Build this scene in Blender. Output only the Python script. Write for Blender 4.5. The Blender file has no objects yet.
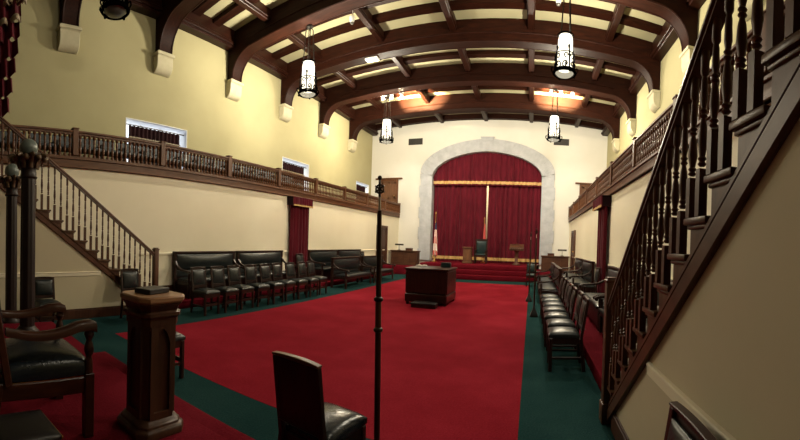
import bpy, bmesh, math, random
from mathutils import Vector, Matrix
R = math.radians
PI = math.pi
random.seed(7)
SC = bpy.context.scene
COL = SC.collection

# ------------------------------------------------------------------ helpers
class MB:
    """Collects shapes; build() links them as ONE mesh object."""
    def __init__(s):
        s.v = []; s.f = []
    def add(s, vs, fs):
        n = len(s.v)
        s.v += [tuple(p) for p in vs]
        s.f += [tuple(i + n for i in f) for f in fs]
        return s
    def box(s, x0, x1, y0, y1, z0, z1):
        vs = [(x, y, z) for z in (z0, z1) for y in (y0, y1) for x in (x0, x1)]
        return s.add(vs, [(0, 2, 3, 1), (4, 5, 7, 6), (0, 1, 5, 4), (2, 6, 7, 3), (0, 4, 6, 2), (1, 3, 7, 5)])
    def bar(s, p, q, w, h, up=(0, 0, 1)):
        """rectangular bar from p to q, w sideways, h along up"""
        p = Vector(p); q = Vector(q); d = (q - p).normalized()
        u = Vector(up); a = d.cross(u)
        if a.length < 1e-6: a = d.cross(Vector((1, 0, 0)))
        a.normalize(); b = a.cross(d).normalized()
        vs = []
        for c in (p, q):
            for i, j in ((-1, -1), (1, -1), (1, 1), (-1, 1)):
                vs.append(c + a * (i * w / 2) + b * (j * h / 2))
        return s.add(vs, [(0, 1, 2, 3), (7, 6, 5, 4), (0, 4, 5, 1), (1, 5, 6, 2), (2, 6, 7, 3), (3, 7, 4, 0)])
    def lathe(s, prof, c=(0, 0, 0), n=12, sq=0.0):
        """prof: list of (r, z) upward, around the vertical through c"""
        vs = []; fs = []
        for r, z in prof:
            for k in range(n):
                a = 2 * PI * k / n + (PI / 4 if n == 4 else (PI / 8 if n == 8 else 0))
                vs.append((c[0] + r * math.cos(a), c[1] + r * math.sin(a), c[2] + z))
        m = len(prof)
        for i in range(m - 1):
            for k in range(n):
                k2 = (k + 1) % n
                fs.append((i * n + k, i * n + k2, (i + 1) * n + k2, (i + 1) * n + k))
        fs.append(tuple(range(n - 1, -1, -1)))
        fs.append(tuple((m - 1) * n + k for k in range(n)))
        return s.add(vs, fs)
    def tube(s, pts, r, n=6, closed=False):
        pts = [Vector(p) for p in pts]; m = len(pts)
        vs = []; fs = []; prev = None
        for i, p in enumerate(pts):
            if closed: t = pts[(i + 1) % m] - pts[i - 1]
            else: t = pts[min(i + 1, m - 1)] - pts[max(i - 1, 0)]
            t.normalize()
            if prev is None:
                a = t.orthogonal().normalized()
            else:
                a = (prev - t * prev.dot(t))
                a = a.normalized() if a.length > 1e-6 else t.orthogonal().normalized()
            prev = a; b = t.cross(a)
            rr = r[i] if isinstance(r, (list, tuple)) else r
            for k in range(n):
                w = 2 * PI * k / n
                vs.append(p + a * (math.cos(w) * rr) + b * (math.sin(w) * rr))
        for i in range(m if closed else m - 1):
            j = (i + 1) % m
            for k in range(n):
                k2 = (k + 1) % n
                fs.append((i * n + k, i * n + k2, j * n + k2, j * n + k))
        if not closed:
            fs.append(tuple(range(n - 1, -1, -1)))
            fs.append(tuple((m - 1) * n + k for k in range(n)))
        return s.add(vs, fs)
    def prism(s, poly, a0, a1, axis='x'):
        """closed polygon (two coords) extruded along axis from a0 to a1"""
        n = len(poly)
        def P(u, v, a):
            return {'x': (a, u, v), 'y': (u, a, v), 'z': (u, v, a)}[axis]
        vs = [P(u, v, a0) for u, v in poly] + [P(u, v, a1) for u, v in poly]
        fs = [tuple(range(n)), tuple(range(2 * n - 1, n - 1, -1))]
        for i in range(n):
            j = (i + 1) % n
            fs.append((i, i + n, j + n, j))
        return s.add(vs, fs)
    def pad(s, x0, x1, y0, y1, z0, t, crown=0.03, n=8, axis='z'):
        """upholstered pad: flat underside at z0, edges t thick and a crowned top"""
        vs = []; fs = []
        def put(u, v, w):
            return {'z': (u, v, w), 'y': (u, w, v), 'x': (w, u, v)}[axis]
        for j in range(n + 1):
            for i in range(n + 1):
                a = -1 + 2 * i / n; b = -1 + 2 * j / n
                # denser towards the edge
                a = math.copysign(1 - (1 - abs(a)) ** 1.6, a); b = math.copysign(1 - (1 - abs(b)) ** 1.6, b)
                e = max(0.0, 1 - abs(a) ** 8) ** .5 * max(0.0, 1 - abs(b) ** 8) ** .5
                w = z0 + math.copysign(1, t) * (abs(t) * (0.55 + 0.45 * e) + crown * max(0, 1 - a * a) * max(0, 1 - b * b))
                vs.append(put(x0 + (x1 - x0) * (a + 1) / 2, y0 + (y1 - y0) * (b + 1) / 2, w))
        N = n + 1
        for j in range(n):
            for i in range(n):
                fs.append((j * N + i, j * N + i + 1, (j + 1) * N + i + 1, (j + 1) * N + i))
        ring = [i for i in range(N)] + [j * N + n for j in range(1, N)] + [n * N + i for i in range(n - 1, -1, -1)] + [j * N for j in range(n - 1, 0, -1)]
        base = len(vs)
        for k in ring:
            p = vs[k]
            q = list(p); q[{'z': 2, 'y': 1, 'x': 0}[axis]] = z0
            vs.append(tuple(q))
        m = len(ring)
        for k in range(m):
            k2 = (k + 1) % m
            fs.append((ring[k2], ring[k], base + k, base + k2))
        fs.append(tuple(base + k for k in range(m - 1, -1, -1)))
        return s.add(vs, fs)
    def sphere(s, c, r, n=16, m=10, sx=1, sy=1, sz=1):
        prof = []
        vs = []; fs = []
        for i in range(1, m):
            a = PI * i / m
            for k in range(n):
                b = 2 * PI * k / n
                vs.append((c[0] + sx * r * math.sin(a) * math.cos(b), c[1] + sy * r * math.sin(a) * math.sin(b), c[2] + sz * r * math.cos(a)))
        top = len(vs); vs.append((c[0], c[1], c[2] + sz * r)); bot = len(vs); vs.append((c[0], c[1], c[2] - sz * r))
        for i in range(m - 2):
            for k in range(n):
                k2 = (k + 1) % n
                fs.append((i * n + k, (i + 1) * n + k, (i + 1) * n + k2, i * n + k2))
        for k in range(n):
            k2 = (k + 1) % n
            fs.append((top, k, k2)); fs.append((bot, (m - 2) * n + k2, (m - 2) * n + k))
        return s.add(vs, fs)
    def build(s, name, mat, parent=None, bevel=0.0, seg=1, smooth=32, loc=None):
        me = bpy.data.meshes.new(name)
        me.from_pydata(s.v, [], s.f)
        bm = bmesh.new(); bm.from_mesh(me)
        bmesh.ops.recalc_face_normals(bm, faces=bm.faces)
        if bevel > 0:
            es = [e for e in bm.edges if len(e.link_faces) == 2 and e.calc_face_angle(0) > R(35)]
            bmesh.ops.bevel(bm, geom=es, offset=bevel, segments=seg, profile=.5, affect='EDGES', clamp_overlap=True)
        bm.to_mesh(me); bm.free()
        if smooth:
            for p in me.polygons: p.use_smooth = True
            me.set_sharp_from_angle(angle=R(smooth))
        me.materials.append(mat)
        o = bpy.data.objects.new(name, me); COL.objects.link(o)
        if parent is not None: o.parent = parent
        if loc is not None: o.location = loc
        return o

def tag(o, label=None, cat=None, group=None, kind=None):
    if label: o['label'] = label
    if cat: o['category'] = cat
    if group: o['group'] = group
    if kind: o['kind'] = kind
    return o

def thing(name, label, cat, loc=(0, 0, 0), rz=0.0, group=None):
    o = bpy.data.objects.new(name, None); COL.objects.link(o)
    o.empty_display_size = .1
    o.location = loc; o.rotation_euler = (0, 0, rz)
    return tag(o, label, cat, group)

def struct(name, mb, mat, parent=None, **k):
    o = mb.build(name, mat, parent, **k)
    if parent is None: o['kind'] = 'structure'
    return o

def dup(root, loc, rz=0.0, label=None, group=None):
    r = root.copy(); COL.objects.link(r); r.location = loc; r.rotation_euler = (0, 0, rz)
    if label: r['label'] = label
    if group: r['group'] = group
    for ch in list(root.children):
        c = ch.copy(); COL.objects.link(c); c.parent = r
        for g in list(ch.children):
            d = g.copy(); COL.objects.link(d); d.parent = c
    return r

ORD = ['first', 'second', 'third', 'fourth', 'fifth', 'sixth', 'seventh', 'eighth', 'ninth', 'tenth']

# ------------------------------------------------------------------ materials
def mat_new(name):
    m = bpy.data.materials.new(name); m.use_nodes = True
    nt = m.node_tree; b = nt.nodes['Principled BSDF']
    return m, nt, b

def tex_coord(nt, scale=(1, 1, 1)):
    tc = nt.nodes.new('ShaderNodeTexCoord'); mp = nt.nodes.new('ShaderNodeMapping')
    mp.inputs['Scale'].default_value = scale
    nt.links.new(tc.outputs['Object'], mp.inputs['Vector'])
    return mp.outputs['Vector']

def noise(nt, vec, scale, detail=4, rough=.55):
    n = nt.nodes.new('ShaderNodeTexNoise')
    n.inputs['Scale'].default_value = scale; n.inputs['Detail'].default_value = detail; n.inputs['Roughness'].default_value = rough
    nt.links.new(vec, n.inputs['Vector'])
    return n.outputs['Fac']

def ramp(nt, fac, stops):
    r = nt.nodes.new('ShaderNodeValToRGB')
    el = r.color_ramp.elements
    el[0].position = stops[0][0]; el[0].color = (*stops[0][1], 1)
    el[1].position = stops[-1][0]; el[1].color = (*stops[-1][1], 1)
    for p, c in stops[1:-1]:
        e = el.new(p); e.color = (*c, 1)
    nt.links.new(fac, r.inputs['Fac'])
    return r.outputs['Color']

def bump(nt, b, fac, strength=.2, dist=.01):
    n = nt.nodes.new('ShaderNodeBump'); n.inputs['Strength'].default_value = strength; n.inputs['Distance'].default_value = dist
    nt.links.new(fac, n.inputs['Height']); nt.links.new(n.outputs['Normal'], b.inputs['Normal'])

def mottled(name, c1, c2, scale=3, rough=.6, stretch=(1, 1, 1), bscale=40, bstr=.1, bdist=.005, spec=.5, metal=0, sheen=0, detail=4):
    m, nt, b = mat_new(name)
    v = tex_coord(nt, stretch)
    col = ramp(nt, noise(nt, v, scale, detail), [(.3, c1), (.7, c2)])
    nt.links.new(col, b.inputs['Base Color'])
    b.inputs['Roughness'].default_value = rough
    b.inputs['Specular IOR Level'].default_value = spec
    b.inputs['Metallic'].default_value = metal
    if sheen: b.inputs['Sheen Weight'].default_value = sheen
    if bstr: bump(nt, b, noise(nt, v, bscale, 3), bstr, bdist)
    return m

def wood(name, c1, c2, rough=.35, stretch=(9, 9, 1.2), spec=.3):
    return mottled(name, c1, c2, 2.2, rough, stretch, 14, .06, .004, spec, detail=6)

M = {}
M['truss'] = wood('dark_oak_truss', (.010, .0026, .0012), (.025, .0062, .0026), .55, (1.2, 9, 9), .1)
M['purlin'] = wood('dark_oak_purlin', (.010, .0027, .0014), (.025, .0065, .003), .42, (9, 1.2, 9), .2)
M['oak'] = wood('gallery_oak', (.072, .0265, .0095), (.14, .053, .0195), .42, (9, 1.2, 9))
M['oak_v'] = wood('gallery_oak_upright', (.072, .0265, .0095), (.14, .053, .0195), .42)
M['stair'] = wood('stair_mahogany', (.068, .030, .017), (.125, .056, .031), .45)
M['stair_h'] = wood('stair_mahogany_length', (.066, .028, .0155), (.125, .053, .029), .42, (9, 1.5, 4))
M['tread'] = wood('stair_tread', (.06, .028, .0155), (.115, .056, .029), .35, (9, 2, 9))
M['chairwood'] = wood('chair_walnut', (.014, .0055, .0042), (.032, .0115, .0075), .36, spec=.35)
M['chairtop'] = wood('chair_worn_top', (.085, .036, .018), (.17, .075, .036), .33, (2, 9, 9))
M['altar'] = wood('altar_mahogany', (.017, .006, .0045), (.038, .013, .0085), .33)
M['pedestal'] = wood('pedestal_oak', (.036, .015, .0085), (.08, .034, .018), .38)
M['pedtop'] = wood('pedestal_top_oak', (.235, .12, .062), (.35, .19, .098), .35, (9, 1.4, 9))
M['armwood'] = wood('armchair_mahogany', (.026, .008, .0045), (.058, .0185, .009), .3, (9, 1.6, 9))
M['column'] = wood('column_dark', (.011, .0065, .0065), (.024, .0135, .011), .45)
M['doorwood'] = wood('door_wood', (.10, .046, .021), (.17, .078, .036), .45)
M['darkdoor'] = wood('dark_door', (.045, .017, .010), (.085, .032, .017), .4)
M['deskwood'] = wood('desk_wood', (.05, .020, .0105), (.095, .04, .019), .45, (1.4, 9, 9))
M['lightoak'] = wood('light_pedestal', (.085, .035, .017), (.14, .06, .029), .45)
M['plaster_up'] = mottled('plaster_upper_yellow', (.345, .312, .175), (.385, .35, .20), .8, .85, bscale=30, bstr=.08, spec=.2)
M['plaster_low'] = mottled('plaster_lower_cream', (.80, .745, .58), (.85, .795, .63), .9, .85, bscale=30, bstr=.08, spec=.2)
M['plaster_back'] = mottled('plaster_stage_wall', (.62, .60, .535), (.66, .64, .58), .9, .85, bscale=30, bstr=.08, spec=.2)
M['plaster_ceil'] = mottled('plaster_ceiling_cream', (.36, .335, .205), (.42, .39, .245), .7, .9, bscale=20, bstr=.1, spec=.1)
M['plaster_stair'] = mottled('plaster_stair_shaded', (.55, .49, .35), (.60, .54, .395), .9, .85, bscale=30, bstr=.1, spec=.2)  # lower-wall plaster darkened so the colour carries the dimness by the stairs
M['corbel'] = mottled('corbel_stone', (.44, .405, .275), (.50, .46, .32), 6, .8, bscale=40, bstr=.12, spec=.2)
M['stone'] = mottled('arch_limestone', (.36, .37, .39), (.46, .47, .49), 4, .8, bscale=30, bstr=.15, spec=.2)
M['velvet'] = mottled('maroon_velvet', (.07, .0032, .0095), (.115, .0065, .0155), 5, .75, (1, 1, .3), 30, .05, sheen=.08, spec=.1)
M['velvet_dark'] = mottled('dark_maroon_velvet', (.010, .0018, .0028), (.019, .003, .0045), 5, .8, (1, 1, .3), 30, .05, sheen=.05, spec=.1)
M['gold'] = mottled('gold_fringe', (.40, .235, .075), (.70, .46, .17), 26, .55, (1, 1, 1), 60, .4, .02, metal=.0)
M['tarnish'] = mottled('tarnished_fringe', (.16, .12, .075), (.34, .27, .17), 26, .6, (1, 1, 1), 60, .4, .02)
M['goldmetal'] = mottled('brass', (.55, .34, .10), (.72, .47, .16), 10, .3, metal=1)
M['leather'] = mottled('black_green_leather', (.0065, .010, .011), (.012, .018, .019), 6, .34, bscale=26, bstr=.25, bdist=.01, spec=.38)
M['leather_b'] = mottled('blue_black_leather', (.005, .008, .012), (.010, .0145, .021), 6, .25, bscale=26, bstr=.25, bdist=.01, spec=.34)
M['tealleather'] = mottled('teal_leather', (.005, .017, .018), (.009, .028, .029), 6, .38, bscale=26, bstr=.2, spec=.5)
M['greyseat'] = mottled('gallery_seat_grey', (.022, .028, .033), (.085, .10, .115), 4, .6, spec=.4)
M['iron'] = mottled('black_iron', (.008, .007, .006), (.018, .015, .012), 12, .45, metal=.6)
M['cage'] = mottled('lantern_black_iron', (.0006, .0006, .0006), (.0012, .001, .001), 12, .6, spec=.0)
M['darkmetal'] = mottled('dark_bronze', (.02, .017, .013), (.05, .042, .03), 12, .45, metal=.7)
M['steel'] = mottled('pale_metal', (.5, .48, .42), (.66, .63, .56), 12, .35, metal=.8)
M['globe'] = mottled('globe_grey_green', (.085, .105, .095), (.15, .18, .165), 5, .35, spec=.5)
M['bronzegold'] = mottled('capital_aged_gilt', (.05, .028, .015), (.15, .095, .05), 22, .5, metal=.3)
M['black'] = mottled('black_cover', (.008, .007, .008), (.016, .013, .013), 8, .45)
M['paper'] = mottled('paper_white', (.7, .68, .6), (.8, .78, .7), 8, .7)
M['whitepaint'] = mottled('white_enamel', (.72, .72, .68), (.8, .8, .76), 8, .4)
M['whitereveal'] = mottled('white_window_reveal', (.78, .79, .80), (.84, .85, .86), 3, .8)
M['vent'] = mottled('vent_dark', (.011, .0085, .006), (.02, .015, .01), 8, .6)
M['rubber'] = mottled('stand_black', (.01, .008, .007), (.022, .016, .013), 8, .5)
M['roddark'] = wood('rod_wood', (.03, .012, .007), (.06, .024, .012), .35)
M['rodmid'] = wood('rod_wood_light', (.085, .034, .014), (.15, .06, .024), .4)

def carpet(name, c1, c2, c3):
    m, nt, b = mat_new(name)
    v = tex_coord(nt)
    big = noise(nt, v, .9, 5, .6)
    fine = noise(nt, v, 55, 3, .7)
    mx = nt.nodes.new('ShaderNodeMath'); mx.operation = 'MULTIPLY_ADD'
    mx.inputs[1].default_value = .45; nt.links.new(fine, mx.inputs[0]); 
    sc = nt.nodes.new('ShaderNodeMath'); sc.operation = 'MULTIPLY'; sc.inputs[1].default_value = .55
    nt.links.new(big, sc.inputs[0]); nt.links.new(sc.outputs[0], mx.inputs[2])
    nt.links.new(ramp(nt, mx.outputs[0], [(.40, c1), (.5, c2), (.60, c3)]), b.inputs['Base Color'])
    b.inputs['Roughness'].default_value = .95; b.inputs['Specular IOR Level'].default_value = .02
    bump(nt, b, fine, .5, .01)
    return m
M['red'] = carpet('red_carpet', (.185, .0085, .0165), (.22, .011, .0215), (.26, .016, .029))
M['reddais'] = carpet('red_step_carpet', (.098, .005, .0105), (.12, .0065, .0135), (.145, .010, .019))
M['green'] = carpet('green_carpet', (.008, .030, .031), (.012, .040, .041), (.018, .052, .052))

def emitter(name, col, strength):
    m, nt, b = mat_new(name)
    b.inputs['Base Color'].default_value = (.8, .75, .6, 1)
    b.inputs['Emission Color'].default_value = (*col, 1)
    b.inputs['Emission Strength'].default_value = strength
    b.inputs['Roughness'].default_value = .4
    return m
LAMP = .75
def lit_glass(name, col, strength, clear):
    m, nt, b = mat_new(name)
    out = nt.nodes['Material Output']; nt.nodes.remove(b)
    e = nt.nodes.new('ShaderNodeEmission'); e.inputs['Color'].default_value = (*col, 1); e.inputs['Strength'].default_value = strength
    t = nt.nodes.new('ShaderNodeBsdfTransparent'); t.inputs['Color'].default_value = (clear, clear, clear, 1)
    a = nt.nodes.new('ShaderNodeAddShader')
    nt.links.new(e.outputs[0], a.inputs[0]); nt.links.new(t.outputs[0], a.inputs[1]); nt.links.new(a.outputs[0], out.inputs['Surface'])
    return m
M['lampglass'] = lit_glass('lit_opal_glass', (1.0, .90, .66), LAMP, .75)
M['lampbowl'] = lit_glass('lit_clear_bowl', (1.0, .90, .66), LAMP * .16, .75)
M['glintglow'] = emitter('soffit_glint_glow', (1.0, .86, .60), 4)  # glow that imitates a lamp reflection on a truss soffit
M['bulb'] = emitter('spot_bulb', (1.0, .82, .54), 700)
M['daylight'] = emitter('daylit_window_glass', (.80, .88, 1.0), .8)
M['opal_off'] = mottled('unlit_opal_glass', (.05, .05, .045), (.09, .088, .08), 3, .3)

# ------------------------------------------------------------------ room numbers (metres, floor z = 0, camera at the origin in plan)
EYE = 1.56
CX = -2.6
XL, XR = -9.0, 3.8          # upper walls
GL, GR = -7.2, 1.87         # gallery fronts
WL, WR = -7.25, 1.93        # lower walls under the galleries
YB = 19.7                   # stage wall
YF = -4.5                   # wall behind the camera
GZ0, GZ1, GRAIL = 2.90, 3.17, 3.65
ZTOP = 8.5
PLH = .16                   # bench platforms

# ------------------------------------------------------------------ setting: floor, walls
struct('floor', MB().box(-9.6, 4.4, YF, 24.0, -.3, 0), M['green'], smooth=0)
rf = MB().box(-5.28, -.06, 2.72, 15.2, 0, .002)
struct('floor_red_field', rf, M['red'], smooth=0)
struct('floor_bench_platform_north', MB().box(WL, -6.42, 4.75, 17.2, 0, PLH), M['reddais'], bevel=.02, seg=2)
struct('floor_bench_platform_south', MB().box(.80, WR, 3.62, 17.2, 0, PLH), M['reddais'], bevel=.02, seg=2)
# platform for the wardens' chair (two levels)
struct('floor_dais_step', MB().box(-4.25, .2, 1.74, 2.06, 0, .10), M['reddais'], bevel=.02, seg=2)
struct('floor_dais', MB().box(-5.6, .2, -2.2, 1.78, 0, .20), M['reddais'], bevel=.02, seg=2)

# lower walls
struct('wall_north_lower', MB().box(WL - .15, WL, YF, YB, 0, GZ0 + .05), M['plaster_low'], smooth=0)
struct('wall_south_lower', MB().box(WR, WR + .15, YF, YB, 0, GZ0 + .05), M['plaster_low'], smooth=0)
# gallery floors
struct('floor_gallery_north', MB().box(XL, GL - .06, YF, YB, GZ0 + .05, GZ0 + .2), M['purlin'], smooth=0)
struct('floor_gallery_south', MB().box(GR + .06, XR, YF, YB, GZ0 + .05, GZ0 + .2), M['purlin'], smooth=0)
# upper walls; the north one with three window openings
wins = [(4.85, 6.92), (11.5, 13.35), (17.8, 19.4)]
WZ0, WZ1 = 3.25, 4.70
w = MB(); y = YF
for a, b in wins:
    w.box(XL - .45, XL, y, a, GZ0 + .2, ZTOP)
    w.box(XL - .45, XL, a, b, WZ1, ZTOP); w.box(XL - .45, XL, a, b, GZ0 + .2, WZ0)
    y = b
w.box(XL - .45, XL, y, YB + .5, GZ0 + .2, ZTOP)
struct('wall_north_upper', w, M['plaster_up'], smooth=0)
struct('wall_south_upper', MB().box(XR, XR + .45, YF, YB + .5, GZ0 + .2, ZTOP), M['plaster_up'], smooth=0)
struct('wall_west', MB().box(-9.6, 4.4, YF - .3, YF, 0, ZTOP), M['darkdoor'], smooth=0)
struct('floor_gallery_west', MB().box(GL, GR, YF, -1.3, GZ0 + .05, GZ0 + .2), M['purlin'], smooth=0)

winwhere = ['above the gallery near the stairs', 'above the curtained doorway', 'beside the gallery door at the stage end']
for i, (a, b) in enumerate(wins):
    fr = struct('window_%d' % (i + 1), MB().box(XL - .44, XL - .40, a, b, WZ0, WZ1), M['daylight'], smooth=0)
    r = MB()
    for (y0, y1, z0, z1) in ((a, a + .02, WZ0, WZ1), (b - .02, b, WZ0, WZ1), (a, b, WZ1 - .02, WZ1), (a, b, WZ0, WZ0 + .02)):
        r.box(XL - .40, XL + .004, y0, y1, z0, z1)
    r.build('reveal', M['whitereveal'], fr, smooth=0)
    m_ = MB()
    for t in (1 / 3, 2 / 3): m_.box(XL - .40, XL - .37, a + (b - a) * t - .02, a + (b - a) * t + .02, WZ0, WZ1)
    m_.build('mullion', M['whitereveal'], fr, smooth=0)
    # dark curtain hung inside the opening
    t = thing('window_curtain', 'dark maroon curtain drawn across the upper window ' + winwhere[i], 'curtain', (XL - .13, (a + b) / 2, WZ0 + .02), 0, 'curtains in the upper windows')
    c = MB(); n = 60; wd = (b - a) / 2 - .17
    top = WZ1 - WZ0 - .17
    for zz in (0, 1):
        for k in range(n + 1):
            yy = -wd + 2 * wd * k / n
            c.v.append((.022 * math.sin(k * 1.35), yy, top * zz))
    for zz in (0, 1):
        for k in range(n + 1):
            yy = -wd + 2 * wd * k / n
            c.v.append((.022 * math.sin(k * 1.35) - .012, yy, top * zz))
    N = n + 1
    for k in range(n):
        c.f += [(k, k + 1, N + k + 1, N + k), (2 * N + k + 1, 2 * N + k, 3 * N + k, 3 * N + k + 1)]
    c.f += [(0, N, 3 * N, 2 * N), (n, 2 * N + n, 3 * N + n, N + n)]
    for k in range(n): c.f += [(N + k, N + k + 1, 3 * N + k + 1, 3 * N + k), (k, 2 * N + k, 2 * N + k + 1, k + 1)]
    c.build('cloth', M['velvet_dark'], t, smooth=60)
    MB().box(.018, .034, -wd, wd, top * .74, top * .765).build('trim_band', M['tarnish'], t)
    MB().bar((0, -wd - .15, top + .02), (0, wd + .15, top + .02), .025, .025).build('rod', M['darkmetal'], t)

# stage wall with the arched opening
AHW, ASP, AAP = 2.93, 5.14, 6.47      # inner half width, springing, apex
OHW, OSP, OAP = 3.57, 5.36, 7.10
ACX = -2.49
def arch_z(x, hw, sp, ap):
    u = min(1, abs(x) / hw)
    return sp + (ap - sp) * (0.93 * math.sqrt(max(0, 1 - u * u)) + .07 * (1 - u))
STZ = .63
w = MB()
w.box(-9.45, ACX - AHW, YB, YB + .5, 0, ZTOP); w.box(ACX + AHW, 4.25, YB, YB + .5, 0, ZTOP)
n = 40
for k in range(n):
    u0 = -math.cos(PI * k / n) * AHW; u1 = -math.cos(PI * (k + 1) / n) * AHW
    z0 = arch_z(u0, AHW, ASP, AAP); z1 = arch_z(u1, AHW, ASP, AAP)
    w.prism([(ACX + u0, z0), (ACX + u1, z1), (ACX + u1, ZTOP), (ACX + u0, ZTOP)], YB, YB + .5, 'y')
w.box(ACX - AHW, ACX + AHW, YB, YB + .5, 0, STZ - .01)
struct('wall_stage', w, M['plaster_back'], smooth=0)

# limestone surround
st = MB()
zb = STZ
k = 0
hs = [.62, .5, .66, .48, .6, .52, .64, .48]
while zb < ASP - .05 and k < len(hs):
    zt = min(zb + hs[k], ASP + .1) if k < 7 else ASP + .1
    ow = OHW + (.035 if k % 2 == 0 else -.03)
    for s_ in (-1, 1):
        xa, xb = ACX + s_ * (AHW - .03), ACX + s_ * ow
        st.box(min(xa, xb), max(xa, xb), YB - .09, YB + .45, zb + .001, zt - .001)
    zb = zt; k += 1
n = 22
def ap_pt(t, hw, sp, ap):
    x = -math.cos(t) * hw
    return (ACX + x, arch_z(x, hw, sp, ap))
for k in range(n):
    t0 = PI * k / n + .0003; t1 = PI * (k + 1) / n - .0003
    poly = [ap_pt(t0, AHW - .03, ASP, AAP - .03), ap_pt((t0 + t1) / 2, AHW - .03, ASP, AAP - .03), ap_pt(t1, AHW - .03, ASP, AAP - .03),
            ap_pt(t1, OHW, OSP, OAP), ap_pt((t0 + t1) / 2, OHW, OSP, OAP), ap_pt(t0, OHW, OSP, OAP)]
    st.prism(poly, YB - .09, YB + .45, 'y')
for s_ in (-1, 1):
    xa, xb = ACX + s_ * (AHW - .03), ACX + s_ * OHW
    st.box(min(xa, xb), max(xa, xb), YB - .088, YB + .45, ASP - .1, OSP - .06)
st.prism([(ACX - .30, OAP - .12), (ACX + .30, OAP - .12), (ACX + .36, OAP + .10), (ACX - .36, OAP + .10)], YB - .11, YB + .1, 'y')
struct('trim_arch', st, M['stone'], bevel=.006)

# rooms behind the stage
b = MB(); b.box(-9.6, 4.4, 22.6, 22.8, 0, ZTOP); b.box(-5.9, -5.7, YB + .5, 22.6, 0, ZTOP); b.box(.7, .9, YB + .5, 22.6, 0, ZTOP); b.box(-9.6, 4.4, YB + .5, 22.8, ZTOP - .9, ZTOP - .8)
struct('wall_backstage', b, M['plaster_back'], smooth=0)

# stage platform, steps and the raised ends that carry the desks
stg = MB()
SX0, SX1 = -5.15, .12
for i, yy in enumerate((16.4, 16.72, 17.04)):
    stg.box(SX0, SX1, yy, YB + .6 if i == 2 else 17.2, .21 * i if i else 0, .21 * (i + 1))
stg.box(ACX - AHW, ACX + AHW, YB, 22.6, 0, STZ)
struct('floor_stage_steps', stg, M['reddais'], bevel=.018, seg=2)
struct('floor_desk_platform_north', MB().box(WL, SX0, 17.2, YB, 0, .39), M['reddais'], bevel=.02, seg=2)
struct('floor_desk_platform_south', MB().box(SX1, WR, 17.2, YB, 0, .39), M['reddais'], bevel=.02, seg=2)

# chair rails and baseboards
struct('trim_1', MB().box(WL, WL + .03, 4.3, YB, 1.11, 1.17), M['plaster_low'], bevel=.01)
struct('trim_2', MB().box(WR - .03, WR, 3.6, YB, 1.11, 1.17), M['plaster_low'], bevel=.01)
struct('baseboard_north', MB().box(WL, WL + .03, 4.0, 16.6, PLH, PLH + .24), M['darkdoor'], bevel=.008)
struct('baseboard_south', MB().box(WR - .03, WR, 4.0, 16.6, PLH, PLH + .24), M['darkdoor'], bevel=.008)

# ------------------------------------------------------------------ doors
def door(idx, axis, pos, a, b, z0, z1, leafmat, framemat, sgn, hood=False):
    """door on a wall plane: axis 'x' => plane x=pos spanning y a..b, 'y' => plane y=pos spanning x a..b; sgn points into the room"""
    def bx(mb, u0, u1, d0, d1, zz0, zz1):
        p0, p1 = sorted((pos + sgn * d0, pos + sgn * d1))
        if axis == 'x': mb.box(p0, p1, u0, u1, zz0, zz1)
        else: mb.box(u0, u1, p0, p1, zz0, zz1)
    leaf = MB(); bx(leaf, a, b, .0, .025, z0, z1)
    # raised stiles and panels
    wd = b - a
    for u in (a + .02, b - .14): bx(leaf, u, u + .12, .0, .04, z0, z1)
    bx(leaf, a + wd / 2 - .05, a + wd / 2 + .05, 0, .04, z0, z1)
    for zz in (z0 + .02, z0 + (z1 - z0) * .45, z1 - .14): bx(leaf, a, b, 0, .04, zz, zz + .12)
    o = struct('door_%d' % idx, leaf, leafmat, bevel=.004)
    f = MB(); t = .11
    bx(f, a - t, a, 0, .07, z0, z1 + t); bx(f, b, b + t, 0, .07, z0, z1 + t); bx(f, a, b, 0, .07, z1, z1 + t)
    f.build('frame', framemat, o, bevel=.008)
    if hood:
        h = MB(); bx(h, a - .34, b + .34, 0, .13, z1 + t, z1 + t + .07); h.build('hood', framemat, o, bevel=.01)
    k = MB()
    if axis == 'x': k.sphere((pos + sgn * .09, a + .1, z0 + 1.0), .03, 10, 6); k.bar((pos + sgn * .03, a + .1, z0 + 1.0), (pos + sgn * .08, a + .1, z0 + 1.0), .02, .02)
    else: k.sphere((b - .1, pos + sgn * .09, z0 + 1.0), .03, 10, 6); k.bar((b - .1, pos + sgn * .03, z0 + 1.0), (b - .1, pos + sgn * .08, z0 + 1.0), .02, .02)
    k.build('handle', M['goldmetal'], o)
    return o
door(1, 'x', WL, 16.75, 17.85, .39, 2.24, M['darkdoor'], M['stair'], 1)
door(2, 'x', WR, 16.75, 17.85, .39, 2.24, M['darkdoor'], M['stair'], -1)
door(3, 'y', YB, -8.35, -7.45, GZ0 + .2, 4.92, M['doorwood'], M['oak_v'], -1, True)
door(4, 'y', YB, 2.5, 3.4, GZ0 + .2, 4.80, M['doorwood'], M['oak_v'], -1, True)

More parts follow.
